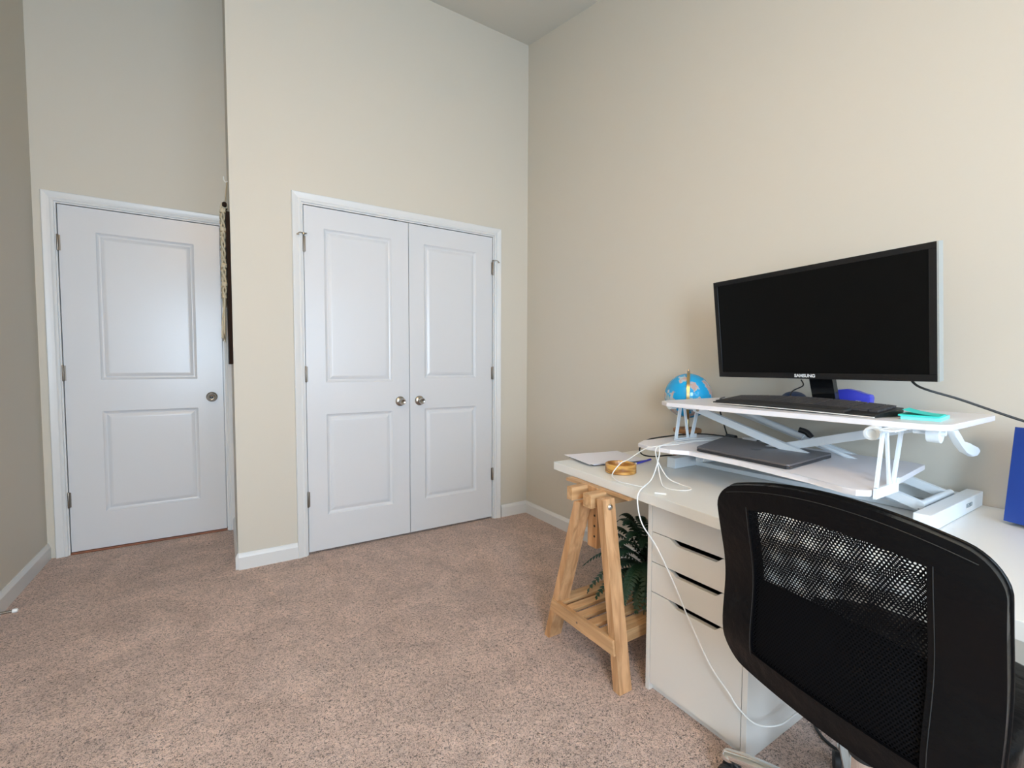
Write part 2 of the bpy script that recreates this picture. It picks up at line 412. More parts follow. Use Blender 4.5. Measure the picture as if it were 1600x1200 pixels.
def hinge(par, x, y, z):
    bm = new()
    lathe(bm, [(.0, -.047), (.004, -.047), (.0055, -.044), (.0055, .044), (.004, .047), (.0, .047)], (x, y-.005, z), seg=12)
    for s in (-.028, 0, .028): lathe(bm, [(.0062, s-.001), (.0062, s+.001)], (x, y-.005, z), seg=12)
    box(bm, x-.011, x+.011, y-.0015, y, z-.044, z+.044)
    return obj('hinge', bm, 'hinge', par, True)
def knob(par, x, y, z, R=.027, kb=.026, lock=False):
    bm = new()
    lathe(bm, [(0, 0), (R+.006, 0), (R+.006, -.003), (R+.002, -.008), (.013, -.011), (.011, -.026), (.014, -.032), (kb-.003, -.038), (kb, -.048), (kb-.003, -.058), (kb*.62, -.065), (kb*.55, -.064), (0, -.064)], (x, y, z), 'Y', 32)
    k = obj('door_knob', bm, 'nickel', par, True, 50)
    if lock:
        bm = new(); lathe(bm, [(0, -.063), (.009, -.063), (.009, -.067), (.007, -.068), (0, -.068)], (x, y, z), 'Y', 20)
        obj('lock_button', bm, 'black', k, True)
    return k
z0 = .014
LY = .008
dr1 = leaf('door_1', d1L, d1R, z0, DT, D+LY, [(-2.60, -2.118, .235, .845), (-2.60, -2.118, 1.035, 1.905)], 'single white two-panel door with a nickel knob in the recess')
for z in (1.823, 1.075, .328): hinge(dr1, d1L-.002, D+LY-.004, z)
knob(dr1, -2.041, D+LY, .914, lock=True)
dr2 = leaf('door_2', d2L, d2M-.002, z0, DT, LY, [(-1.452, -1.046, .225, .832), (-1.452, -1.046, 1.022, 1.925)], 'left leaf of the white double closet doors')
dr3 = leaf('door_3', d2M+.002, d2R, z0, DT, LY, [(-.826, -.434, .225, .838), (-.826, -.434, 1.040, 1.922)], 'right leaf of the white double closet doors')
for z in (1.822, 1.072, .333):
    hinge(dr2, d2L-.002, LY-.004, z); hinge(dr3, d2R+.002, LY-.004, z)
knob(dr2, -.996, LY, .893, .026, .022); knob(dr3, -.864, LY, .893, .026, .022)
def pinstop(par, x, y, z, s):
    bm = new()
    lathe(bm, [(0, 0), (.008, 0), (.008, .010), (0, .010)], (x, y-.006, z), seg=14)
    tube(bm, [(x, y-.008, z+.005), (x+s*.020, y-.026, z+.005), (x+s*.034, y-.030, z-.004)], .003, 8, 4)
    lathe(bm, [(0, 0), (.007, 0), (.007, .006), (0, .006)], (x+s*.034, y-.030, z-.012), seg=12)
    tube(bm, [(x, y-.008, z+.005), (x-s*.014, y-.022, z+.005)], .003, 8)
    obj('hinge_pin_stop', bm, 'nickel', par, True)
pinstop(dr2, d2L-.002, LY-.004, 1.872, -1); pinstop(dr3, d2R+.002, LY-.004, 1.872, 1)
for par, x in ((dr2, -1.035), (dr3, -.825)):
    bm = new(); box(bm, x-.026, x+.026, LY-.003, LY+.03, DT, DT+.0038); obj('roller_catch', bm, 'black', par)
bm = new(); box(bm, d1L-.004, d1R+.004, D-.004, D+.1, 0, .011, bev=.003)
struct('trim_3', bm, 'threshold', 'reddish wood threshold strip under the single door', 'threshold')

# spring door stop on the left baseboard
t = thing('door_stop', 'metal door stop with a white tip sticking out of the left baseboard', 'door stop', (XL+.014, -.10, .058))
bm = new(); lathe(bm, [(0, 0), (.012, 0), (.012, .004), (.005, .007), (.005, .074), (0, .074)], (XL+.014, -.10, .058), 'X', 16)
for i in range(14): lathe(bm, [(.0062, .010+i*.0045), (.0062, .012+i*.0045)], (XL+.014, -.10, .058), 'X', 12)
obj('spring_rod', bm, 'nickel', t, True)
bm = new(); lathe(bm, [(0, .074), (.008, .074), (.009, .080), (.008, .090), (.004, .092), (0, .092)], (XL+.014, -.10, .058), 'X', 16)
obj('rubber_tip', bm, 'whitecable', t, True)

# ------------------------------------------------------------ desk
ZT = .70; TH = .034
def fx(y): return -.735+(y+1.26)*.088        # front edge of the desk (x) along y
DY0, DY1 = -1.26, -2.78
bm = new()
prism(bm, [(fx(DY0), DY0, ZT-TH), (-.006, DY0, ZT-TH), (-.006, DY1, ZT-TH), (fx(DY1), DY1, ZT-TH)], (0, 0, TH), .0015)
desk = obj('desk', bm, 'desk'); tag(desk, 'long white laminate desktop along the right wall', 'desk')
# drawer unit
CY0, CY1, CH = -1.785, -2.140, ZT-TH-.0005
CX = -.740; CB = -.16
cab = thing('drawer_unit', 'tall white drawer unit with cut-out grips supporting the desktop', 'drawer unit', ((CX+CB)/2, (CY0+CY1)/2, 0))
bm = new(); T = .016
box(bm, CX, CB, CY0-T, CY0, 0, CH, bev=.0008); box(bm, CX, CB, CY1, CY1+T, 0, CH, bev=.0008)
box(bm, CX+.02, CB, CY1+T, CY0-T, CH-T, CH); box(bm, CX+.02, CB, CY1+T, CY0-T, .03, .045); box(bm, CB-.006, CB, CY1+T, CY0-T, .045, CH-T)
box(bm, CX+.02, CX+.035, CY1+T, CY0-T, 0, .045)
obj('carcass', bm, 'cabinet', cab)
lines = [CH-.001, .559, .456, .352, .028]
for i in range(4):
    zt_, zb = lines[i]-.0015, lines[i+1]+.0015
    ya, yb = CY0-T-.002, CY1+T+.002
    loop = [(ya, zb), (yb, zb), (yb, zt_)]
    if i: loop += [(-2.056, zt_), (-2.036, zt_-.017), (-1.900, zt_-.017), (-1.872, zt_)]
    loop += [(ya, zt_)]
    bm = new(); prism(bm, [(CX+.001, y, z) for y, z in loop], (.016, 0, 0))
    d = obj('drawer', bm, 'cabinet', cab)
    bm = new(); zi = zt_-.035
    box(bm, CX+.019, CB-.02, ya-.012, ya-.002, zb+.01, zi); box(bm, CX+.019, CB-.02, yb+.002, yb+.012, zb+.01, zi)
    box(bm, CX+.019, CX+.026, yb+.012, ya-.012, zb+.01, zi); box(bm, CX+.026, CB-.02, yb+.012, ya-.012, zb+.01, zb+.016)
    obj('drawer_box', bm, 'black', d)

# trestle
tr = thing('trestle', 'pine trestle with a slatted shelf under the left end of the desk', 'trestle', (-.5, -1.56, 0))
def aframe(x, s):
    """front (s=1) or rear (s=-1) pair of legs, boards in the YZ plane"""
    W = Vector((.0, .062, 0)); Tk = Vector((.026, 0, 0))
    for (yt, zt_, yb) in ((-1.662, .655, -1.756), (-1.545, .612, -1.368)):
        bm = new()
        if yt < -1.6:   # near leg, seen broadside and outside the rails
            beam(bm, (x, yb, 0), (x, yt, .651), (.058, 0, 0), (0, .030, 0), .0015)
        else:
            beam(bm, (x, yb, 0), (x, yt, .612), (.064, 0, 0), (0, .030, 0), .0015)
        lg = obj('leg', bm, 'pine_v', tr)
        if yt < -1.6:
            bm = new(); lathe(bm, [(0, -.019), (.0035, -.019), (.009, -.0155), (.011, -.013), (.011, 0), (0, 0)], (x, yt-.011, .624), 'Y', 16)
            obj('bolt', bm, 'chrome', lg, True)
aframe(-.820, 1); aframe(-.12, -1)
for (ya, yb, x0, zc) in ((-1.500, -1.530, -.862, .640), (-1.586, -1.628, -.858, .634)):
    bm = new(); box(bm, x0, -.08, yb, ya, zc-.026, zc+.024, bev=.0015); obj('rail', bm, 'pine_x', tr)
for x in (-.82, -.14):      # height-adjustment uprights with peg holes
    bm = new(); box(bm, x+.036, x+.060, -1.583, -1.533, .43, .664, bev=.001); up_ = obj('upright', bm, 'pine_v', tr)
    for z in (.475, .515, .555, .595):
        bm = new(); lathe(bm, [(0, 0), (.0045, 0), (.0045, .0006), (0, .0006)], (x+.0354, -1.570, z), 'X', 12)
        obj('peg_hole', bm, 'cavity', up_)
bm = new(); box(bm, -.782, -.08, -1.735, -1.40, ZT-TH-.013, ZT-TH-.001, bev=.001); obj('top_board', bm, 'pine_y', tr)
def legy(z, near): 
    return (-1.756+.094*z/.642) if near else (-1.368-.177*z/.612)
for x in (-.858, -.093):
    zc = .155; bm = new()
    prism(bm, [(x-.0, legy(zc-.026, 0)+.012, zc-.026), (x-.0, legy(zc+.026, 0)+.012, zc+.026), (x, legy(zc+.026, 1)-.012, zc+.026), (x, legy(zc-.026, 1)-.012, zc-.026)], (.018 if x < -.5 else -.018, 0, 0), .001)
    rl = obj('shelf_rail', bm, 'pine_y', tr)
    bm = new(); lathe(bm, [(0, -.001), (.004, -.001), (.004, .0005), (0, .0005)], (x, -1.56, zc), 'X', 12); obj('screw', bm, 'nickel', rl)
for i, y in enumerate((-1.425, -1.487, -1.549, -1.611, -1.673)):
    bm = new(); box(bm, -.838, -.113, y-.019, y+.019, .160, .174, bev=.001); obj('slat', bm, 'pine_x', tr)
for y in (-1.400, -1.705):
    bm = new(); box(bm, -.838, -.113, y-.011, y+.011, .130, .174, bev=.001); obj('slat', bm, 'pine_x', tr)

# fern
fr = thing('potted_fern', 'dark green artificial fern in a beige pot on the trestle shelf', 'plant', (-.46, -1.565, .174))
bm = new(); lathe(bm, [(0, 0), (.048, 0), (.052, .006), (.066, .085), (.068, .10), (.062, .10), (.058, .085), (0, .08)], (-.46, -1.565, .174), seg=32)
obj('pot', bm, 'pot', fr, True)
def frond(bm, base, az, ln, rise, droop, wd):
    d = Vector((math.cos(az), math.sin(az), 0)); side0 = Vector((-math.sin(az), math.cos(az), 0)); n = 22; P = []
    for i in range(n+1):
        t = i/n; P.append(base+d*(ln*t)+Vector((0, 0, rise*math.sin(t*PI*.6)-droop*t*t)))
    for i in range(n+1):
        for q in P: 
            pass
        break
    P = [Vector((max(-.74, min(q.x, -.03)), max(-1.765, q.y) if False else q.y, max(q.z, .192) if (-.86 < q.x < -.1 and -1.74 < q.y < -1.38) else max(q.z, .03))) for q in P]
    tube(bm, P, .0016, 4)
    for i in range(2, n):
        t = i/n; w_ = 1.15*wd*math.sin(min(1, t*1.5+.12)*PI*.5)*(1-t**3)+.004
        tg = (P[i+1]-P[i-1]).normalized(); nn = tg.cross(side0)
        for s in (-1, 1):
            sd = (side0*s*.93+tg*.34).normalized()
            a = P[i]-tg*.0065; b = P[i]+tg*.0065; m1 = P[i]+sd*w_*.55+tg*.0060-nn*s*0-Vector((0, 0, w_*.06)); tip = P[i]+sd*w_-Vector((0, 0, w_*.22)); m2 = P[i]+sd*w_*.5-tg*.0055
            v = [bm.verts.new(q) for q in (a, m2, tip, m1, b)]; bm.faces.new(v)
random.seed(11)
specs = [(200, .30, .16, .20, .034), (180, .26, .20, .10, .036), (165, .30, .12, .16, .034), (215, .24, .18, .22, .034), (235, .20, .10, .22, .034), (150, .24, .24, .10, .034), (120, .20, .22, .06, .030), (95, .18, .24, .05, .030),
         (250, .17, .20, .24, .036), (280, .14, .26, .18, .034), (300, .14, .20, .10, .034), (340, .16, .22, .08, .032), (20, .20, .22, .10, .032), (60, .18, .25, .06, .030), (190, .18, .25, .04, .034), (225, .13, .28, .03, .034),
         (265, .10, .27, .02, .034), (175, .30, .08, .13, .034), (205, .22, .08, .13, .036), (140, .28, .14, .12, .032), (270, .16, .06, .14, .034), (255, .19, .03, .10, .03), (185, .22, .20, .02, .036), (172, .20, .17, .08, .036), (210, .20, .24, .04, .036), (230, .17, .16, .14, .036), (240, .21, .12, .18, .036), (158, .22, .17, .05, .034), (195, .24, .11, .14, .036), (220, .27, .10, .18, .036), (110, .14, .26, .02, .032), (290, .10, .28, .03, .032), (245, .16, .25, .08, .034), (199, .33, .14, .20, .034), (187, .27, .05, .10, .036), (208, .24, .05, .12, .036), (228, .23, .07, .12, .036), (248, .22, .12, .14, .036), (262, .14, .22, .10, .036), (178, .16, .28, .02, .036), (150, .20, .10, .10, .036), (275, .12, .17, .12, .034), (236, .25, .16, .16, .036)]
for az, ln, ri, dr, wd in specs:
    bm = new(); frond(bm, Vector((-.46, -1.565, .262)), math.radians(az), ln, ri*.9, dr, wd)
    obj('frond', bm, 'fern', fr)

# ------------------------------------------------------------ desk converter (sit-stand riser)
cv = thing('desk_converter', 'white two-tier desk riser raised on scissor arms, carrying the monitor', 'desk riser', (-.25, -2.0, ZT))
UZ, LZ = .985, .82
upl = [(-.452, -1.622), (-.50, -1.640), (-.548, -1.70), (-.552, -1.85), (-.556, -2.40), (-.558, -2.440), (-.545, -2.462), (-.517, -2.476), (-.13, -2.470), (-.098, -2.460), (-.088, -2.435), (-.075, -1.72), (-.09, -1.655), (-.13, -1.628)]
bm = new(); prism(bm, [(x, y, UZ-.015) for x, y in upl], (0, 0, .015), .002)
obj('upper_tray', bm, 'tray', cv)
lol = [(-.515, -1.565), (-.585, -1.60), (-.606, -1.66), (-.600, -1.76), (-.560, -1.81), (-.575, -2.0), (-.618, -2.22), (-.655, -2.315), (-.662, -2.345), (-.640, -2.366), (-.40, -2.352), (-.14, -2.33), (-.12, -2.30), (-.115, -1.68), (-.15, -1.59), (-.19, -1.565)]
bm = new(); prism(bm, [(x, y, LZ-.016) for x, y in lol], (0, 0, .016), .003)
obj('keyboard_tray', bm, 'tray', cv)
# side brackets joining the trays (pierced steel plates)
for y, s, xo in ((-2.372, 1, 0), (-1.625, -1, .235)):
    bm = new(); tk = [.0040]
    def bar(p, q, wd):
        p = Vector((p[0]+xo, y, p[1])); q = Vector((q[0]+xo, y, q[1])); dd = (q-p).normalized(); pw = Vector((dd.z, 0, -dd.x))*wd
        tk[0] += .0004; beam(bm, p, q, pw, Vector((0, tk[0], 0)))
    bar((-.598, .962), (-.624, .826), .016); bar((-.576, .966), (-.545, .812), .012); bar((-.478, .966), (-.525, .812), .017)
    bar((-.605, .964), (-.462, .964), .013); bar((-.632, .812), (-.492, .812), .026); bar((-.508, .826), (-.492, .826), .02)
    box(bm, -.62+xo, -.45+xo, min(y, y-s*.03), max(y, y-s*.03), UZ-.0195, UZ-.0155)
    box(bm, -.60+xo, -.50+xo, min(y, y+s*.03), max(y, y+s*.03), LZ-.0195, LZ-.0165)
    obj('side_bracket', bm, 'steel_white', cv)
# round end caps of the release shaft and the squeeze lever
for (x, y, r) in ((-.585, -2.345, .017), (-.40, -1.600, .013)):
    bm = new(); lathe(bm, [(0, .004), (r*.62, .004), (r*.68, -.001), (r, -.001), (r, .035), (0, .035)], (x, y, UZ-.015-r), 'X', 28)
    box(bm, x+.010, x+.034, y-.010, y+.010, UZ-.030, UZ-.0155)
    obj('shaft_end', bm, 'steel_white', cv, True)
bm = new(); lathe(bm, [(0, -.012), (.022, -.012), (.022, .012), (0, .012)], (-.495, -2.440, UZ-.027), 'Y', 28)
tube(bm, [(-.495, -2.40, UZ-.024), (-.495, -2.46, UZ-.024)], .007, 10)
obj('lever_hub', bm, 'steel_white', cv, True)
bm = new(); 
pl = [(-.480, .968), (-.435, .966), (-.415, .948), (-.385, .936), (-.340, .930), (-.262, .908), (-.245, .898), (-.245, .888), (-.262, .880), (-.30, .880), (-.360, .902), (-.410, .926), (-.450, .948)]
prism(bm, [(x, -2.454, .905+(z-.905)*.8) if x > -.4 else (x, -2.454, z) for x, z in pl], (0, -.014, 0), .003)
obj('squeeze_lever', bm, 'steel_white', cv, True)
# scissor arms (two X pairs), cross bars, base
for x in (-.315, -.105):
    for i, (a, b) in enumerate((((-1.665, .952), (-2.375, .735)), ((-2.355, .952), (-1.665, .735)))):
        bm = new(); xx = x+(.012 if i else -.012)
        p = Vector((xx, a[0], a[1])); q = Vector((xx, b[0], b[1])); dd = (q-p).normalized(); nv = Vector((1, 0, 0)).cross(dd)
        beam(bm, p, q, nv*.026, Vector((.016, 0, 0)), .002)
        arm = obj('scissor_arm', bm, 'steel_white', cv)
        bm = new(); lathe(bm, [(0, -.012), (.007, -.012), (.007, .012), (0, .012)], (xx, (a[0]*.97+b[0]*.03), a[1]*.97+b[1]*.03), 'X', 14); obj('pivot_bolt', bm, 'chrome', arm, True)
for (y, z) in ((-1.665, .952), (-2.355, .952), (-2.375, .738), (-1.69, .742)):
    bm = new(); tube(bm, [(-.335, y, z), (-.085, y, z)], .010, 14); obj('cross_bar', bm, 'steel_white', cv, True)
for y in (-1.66, -2.36):
    for x in (-.327, -.093):
        bm = new(); box(bm, x-.012, x+.012, y-.035, y+.035, .944, UZ-.0155, bev=.002); obj('top_bracket', bm, 'steel_white', cv)
bm = new(); box(bm, -.20, -.17, -2.36, -1.68, UZ-.040, UZ-.0155, bev=.002); obj('top_rail', bm, 'steel_white', cv)
bm = new(); tube(bm, [(-.21, -1.80, .942), (-.21, -2.02, .868)], .011, 14); tube(bm, [(-.21, -2.02, .868), (-.21, -2.25, .790)], .007, 14); obj('gas_spring', bm, 'steel_white', cv, True)
bm = new(); tube(bm, [(-.195, -1.998, .893), (-.19, -2.020, .886), (-.187, -2.036, .868)], .010, 10, 4); obj('cable_coil', bm, 'black', cv, True)
for nm, (x0, x1, y0, y1) in (('base_rail', (-.40, -.04, -1.632, -1.592)), ('base_rail', (-.46, -.016, -2.432, -2.396))):
    bm = new(); box(bm, x0, x1, y0, y1, ZT+.001, ZT+.045, bev=.002); rl = obj(nm, bm, 'steel_white', cv)
bm = new(); box(bm, -.262, -.235, -2.396, -1.632, ZT+.001, ZT+.018, bev=.001); obj('base_cross_rail', bm, 'steel_white', cv)
bm = new(); box(bm, -.075, -.045, -2.396, -1.632, ZT+.001, ZT+.036, bev=.001); obj('base_cross_rail', bm, 'steel_white', cv)
bm = new(); prism(bm, [(-.262, -2.12, ZT+.022), (-.235, -2.12, ZT+.022), (-.06, -2.20, ZT+.03), (-.09, -2.20, ZT+.03)], (0, -.012, .004)); 
box(bm, -.19, -.15, -2.30, -2.25, ZT+.001, ZT+.022, bev=.003)
obj('base_link', bm, 'steel_white', cv)

def text(name, s, size, loc, rx, ry, m, parent, ext=.0004, bold=0):
    """lettering as a mesh; rx, ry are the writing direction and the letters' up direction"""
    c = bpy.data.curves.new(name, 'FONT'); c.body = s; c.size = size; c.extrude = ext; c.align_x = 'CENTER'; c.align_y = 'CENTER'; c.offset = bold
    t_ = bpy.data.objects.new(name, c); COL.objects.link(t_)
    me = bpy.data.meshes.new_from_object(t_); bpy.data.objects.remove(t_)
    o = bpy.data.objects.new(name, me); COL.objects.link(o); me.materials.clear(); me.materials.append(M[m])
    rx = Vector(rx).normalized(); ry = Vector(ry).normalized(); rz = rx.cross(ry)
    mw = Matrix(((rx.x, ry.x, rz.x, loc[0]), (rx.y, ry.y, rz.y, loc[1]), (rx.z, ry.z, rz.z, loc[2]), (0, 0, 0, 1)))
    me.transform(mw)
    if parent: o.parent = parent; o.matrix_parent_inverse = Matrix.Translation(-parent.location)
    return o
M['greyprint'] = mat('grey_print', (.25, .30, .33), .5)
M['whiteprint'] = mat('silver_print', (.75, .75, .75), .4)
text('lettering', 'FEZIBO', .017, (-.150, -2.4325, ZT+.024), (1, 0, 0), (0, 0, 1), 'greyprint', rl)

# ------------------------------------------------------------ monitor
mo = thing('monitor', 'wide black monitor with a blank screen on the white desk riser', 'monitor', (-.26, -2.06, UZ))
a = -.087; by = Vector((math.sin(a), -math.cos(a), 0)); tz = Vector((-.1554, 0, 1)); tz.normalize()
MH, MW = .369*Vector((-.1554, 0, 1)).length, .669
nx = by.cross(tz).normalized()
if nx.x > 0: nx = -nx                       # towards the viewer
B0 = Vector((-.262, -1.730, 1.0805))
def MP(b, z, d): return B0+by*b+tz*z-nx*d   # d = depth behind the front
def mbox(bm, b0, b1, z0, z1, d0, d1, bev=0):
    prism(bm, [MP(b0, z0, d0), MP(b1, z0, d0), MP(b1, z1, d0), MP(b0, z1, d0)], -nx*(d1-d0), bev)
bm = new(); mbox(bm, 0, MW, 0, MH, .001, .022, .002)
prism(bm, [MP(.06, .06, .022), MP(MW-.06, .06, .022), MP(MW-.06, MH-.06, .022), MP(.06, MH-.06, .022)], -nx*.022, .008)
obj('rear_shell', bm, 'black', mo)
bm = new()
for (p0, p1, q0, q1) in ((0, MW, 0, .020), (0, MW, MH-.017, MH), (0, .017, .020, MH-.017), (MW-.017, MW, .020, MH-.017)): mbox(bm, p0, p1, q0, q1, -.003, .001, .0006)
obj('bezel', bm, 'black_gloss', mo)
bm = new(); mbox(bm, .017, MW-.017, .020, MH-.017, -.0004, .001); obj('screen', bm, 'screen', mo)
bm = new(); mbox(bm, MW, MW+.004, 0, MH, -.003, .022); obj('side_strip', bm, 'silver', mo)
text('lettering', 'SAMSUNG', .0145, MP(.327, .0102, -.0034), tuple(by), tuple(tz), 'whiteprint', mo, .0003, .0006)
bm = new()
c0 = MP(.352, .06, .034); c1 = Vector((-.225, -2.093, UZ+.012))
prism(bm, [c0+by*(-.036)+nx*.008, c0+by*.036+nx*.008, c0+by*.036-nx*.014, c0-by*.036-nx*.014], c1-c0, .003)
obj('stand_neck', bm, 'black_gloss', mo)
bm = new(); 
prism(bm, [(-.238+.056*math.cos(t*2*PI/40), -2.093+.095*math.sin(t*2*PI/40), UZ+.0005) for t in range(40)], (0, 0, .011), .003)
obj('stand_base', bm, 'black_gloss', mo, True)

# ------------------------------------------------------------ keyboard
kA = Vector((-.430, -1.812, 0)); kB = Vector((-.510, -2.325, 0)); kd = (kB-kA); KL = kd.length; kd.normalize(); kn = Vector((-kd.y, kd.x, 0))
if kn.x < 0: kn = -kn
kb = thing('keyboard', 'black ergonomic keyboard on the upper shelf below the monitor', 'keyboard', tuple(((kA+kB)/2+kn*.07)[:2])+(UZ,))
KD = .130
def kz(s, v):   # s along 0..1, v depth 0..1
    return UZ+.0075+.016*v+.010*math.sin(PI*s)*(.35+.65*v)
def KP(s, v, z=0):
    bow = -.012*math.sin(PI*s)
    p = kA+kd*(KL*s)+kn*(KD*v+bow*(1-v)); return Vector((p.x, p.y, kz(s, v)+z))
def slab(bm, s0, s1, v0, v1, z0, z1, ns, nv, flat=False):
    T_ = [[bm.verts.new(KP(s0+(s1-s0)*i/ns, v0+(v1-v0)*j/nv, z1)) for j in range(nv+1)] for i in range(ns+1)]
    Bt = [[bm.verts.new((T_[i][j].co.x, T_[i][j].co.y, (UZ+.0012) if flat else T_[i][j].co.z-z1+z0)) for j in range(nv+1)] for i in range(ns+1)]
    for i in range(ns):
        for j in range(nv):
            bm.faces.new((T_[i][j], T_[i+1][j], T_[i+1][j+1], T_[i][j+1])); bm.faces.new((Bt[i][j], Bt[i][j+1], Bt[i+1][j+1], Bt[i+1][j]))
    for i in range(ns):
        bm.faces.new((T_[i][0], Bt[i][0], Bt[i+1][0], T_[i+1][0])); bm.faces.new((T_[i][nv], T_[i+1][nv], Bt[i+1][nv], Bt[i][nv]))
    for j in range(nv):
        bm.faces.new((T_[0][j], T_[0][j+1], Bt[0][j+1], Bt[0][j])); bm.faces.new((T_[ns][j], Bt[ns][j], Bt[ns][j+1], T_[ns][j+1]))
bm = new(); slab(bm, 0, 1, 0, 1, 0, 0, 24, 4, True); obj('housing', bm, 'black', kb, True)
bm = new(); slab(bm, .03, .86, -.02, .25, -.002, .006, 20, 2); obj('palm_rest', bm, 'rubber', kb, True)
bm = new(); slab(bm, -.005, 1.0, -.035, -.005, -.006, -.004, 20, 1); obj('edge_trim', bm, 'whitecable', kb)
for r_ in range(6):
    v0 = .30+r_*.112; n_ = 21; bm = new()
    for c_ in range(n_):
        s0 = .03+c_*.0452
        if c_ in (14, 18): s0 += .004
        slab(bm, s0, s0+.039, v0, v0+.095, .0, .0055, 1, 1)
    k_ = obj('key_row', bm, 'key', kb)
# mouse behind the keyboard
def blob(bm, c, rx, ry, rz, rot=0, cut=.0, seg=24, rg=14):
    R = Matrix.Rotation(rot, 3, 'Z'); c = Vector(c); rings = []
    for j in range(rg+1):
        ph = PI/2*(j/rg)
        ring = []
        for i in range(seg):
            th = 2*PI*i/seg; x = rx*math.cos(th)*math.cos(ph); y = ry*math.sin(th)*math.cos(ph); z = rz*math.sin(ph)**.8
            ring.append(bm.verts.new(c+R @ Vector((x, y, z))))
        rings.append(ring)
    for p, q in zip(rings, rings[1:]):
        for i in range(seg): bm.faces.new((p[i], p[(i+1) % seg], q[(i+1) % seg], q[i]))
    bm.faces.new(rings[0]); bmesh.ops.remove_doubles(bm, verts=bm.verts[:], dist=1e-5)
ms = thing('mouse', 'dark navy mouse behind the keyboard, left of the monitor neck', 'mouse', (-.142, -1.952, UZ))
bm = new(); blob(bm, (-.142, -1.952, UZ+.002), .032, .046, .042, .1); obj('body', bm, 'navy', ms, True)
bm = new(); blob(bm, (-.142, -1.952, UZ+.0005), .034, .048, .008, .1); obj('base_plate', bm, 'whitecable', ms, True)
# blue tape dispenser right of the neck
tdp = thing('tape_dispenser', 'small bright blue desktop dispenser right of the monitor neck', 'tape dispenser', (-.155, -2.14, UZ))
bm = new()
out = [(-2.108, .002), (-2.105, .030), (-2.112, .048), (-2.130, .058), (-2.155, .061), (-2.180, .056), (-2.200, .048), (-2.218, .044), (-2.222, .034), (-2.220, .006), (-2.212, .004), (-2.206, .018), (-2.196, .026), (-2.182, .027), (-2.170, .020), (-2.165, .010), (-2.150, .008), (-2.150, .002)]
prism(bm, [(-.172, y+.024, UZ+z) for y, z in out], (.034, 0, 0), .003); obj('body', bm, 'purpleblue', tdp, True)
bm = new(); box(bm, -.174, -.136, -2.200, -2.096, UZ+.0003, UZ+.003); lathe(bm, [(0, 0), (.013, 0), (.013, .02), (0, .02)], (-.166, -2.162, UZ+.016), 'X', 20)
obj('tape_roll', bm, 'whitecable', tdp, True)
# sticky notes
sn = thing('sticky_notes', 'teal sticky note pad on the right front corner of the upper shelf', 'sticky notes', (-.40, -2.385, UZ))
R = Matrix.Translation((-.400, -2.396, UZ)) @ Matrix.Rotation(.12, 4, 'Z')
bm = new(); box(bm, -.070, .062, -.038, .038, .0003, .009, R); obj('pad', bm, 'teal2', sn)
bm = new(); box(bm, -.076, .020, -.036, .042, .0093, .013, R); obj('pad', bm, 'teal', sn)
bm = new(); n_ = 8
for i in range(n_): 
    a0, a1 = i/n_, (i+1)/n_
    q = [R @ Vector((x, -.034+.07*t_, .0133+.012*t_**2+.001*0)) for t_ in (a0, a1) for x in (-.070, .020)]
    v = [bm.verts.new(p) for p in (q[0], q[1], q[3], q[2])]; bm.faces.new(v)
bmesh.ops.remove_doubles(bm, verts=bm.verts[:], dist=1e-6); obj('curled_sheet', bm, 'teal', sn, True)

# ------------------------------------------------------------ laptop
lp = thing('laptop', 'closed grey laptop on the lower tray of the desk riser', 'laptop', (-.47, -2.0, LZ))
lq = [Vector(p) for p in ((-.560, -1.838), (-.585, -2.152), (-.300, -2.150), (-.262, -1.718))]
lq = [Vector((p[0], p[1], 0)) for p in ((-.545, -1.826), (-.578, -2.150), (-.262, -2.132), (-.224, -1.735))]
def lap(bm, z0, z1, ins=0):
    c = sum(lq, Vector())/4; P = []
    for i, p in enumerate(lq):
        a0 = (lq[i-1]-p).normalized(); a1 = (lq[(i+1) % 4]-p).normalized(); r = .012
        for t in (0, .25, .5, .75, 1):
            q = p+a0*r*(1-t)**2+a1*r*t**2; q = q+(c-q).normalized()*ins; P.append(q+Vector((0, 0, z0)))
    prism(bm, P, (0, 0, z1-z0), .0012)
bm = new(); lap(bm, LZ+.0015, LZ+.0095); obj('base', bm, 'laptop_dark', lp)
bm = new(); lap(bm, LZ+.0102, LZ+.0155); lid = obj('lid', bm, 'laptop', lp)
bm = new(); c = Vector((-.415, -1.965, LZ+.0156))
ou = []
for i in range(36):
    t = 2*PI*i/36; r = .0165*(1+.06*math.cos(2*t))*(1-.12*math.exp(-((t-PI/2)/.25)**2)-.10*math.exp(-((t-1.5*PI)/.25)**2)-.30*math.exp(-((t-.05)/.36)**2)-.30*math.exp(-((t-2*PI-.05)/.36)**2))
    ou.append((c.x+r*math.sin(t), c.y-r*math.cos(t), c.z))
prism(bm, ou, (0, 0, .0002)); prism(bm, [(c.x+.019, c.y, c.z), (c.x+.024, c.y+.001, c.z), (c.x+.026, c.y-.007, c.z), (c.x+.021, c.y-.006, c.z)], (0, 0, .0002))
obj('emblem', bm, 'laptop_dark', lid)

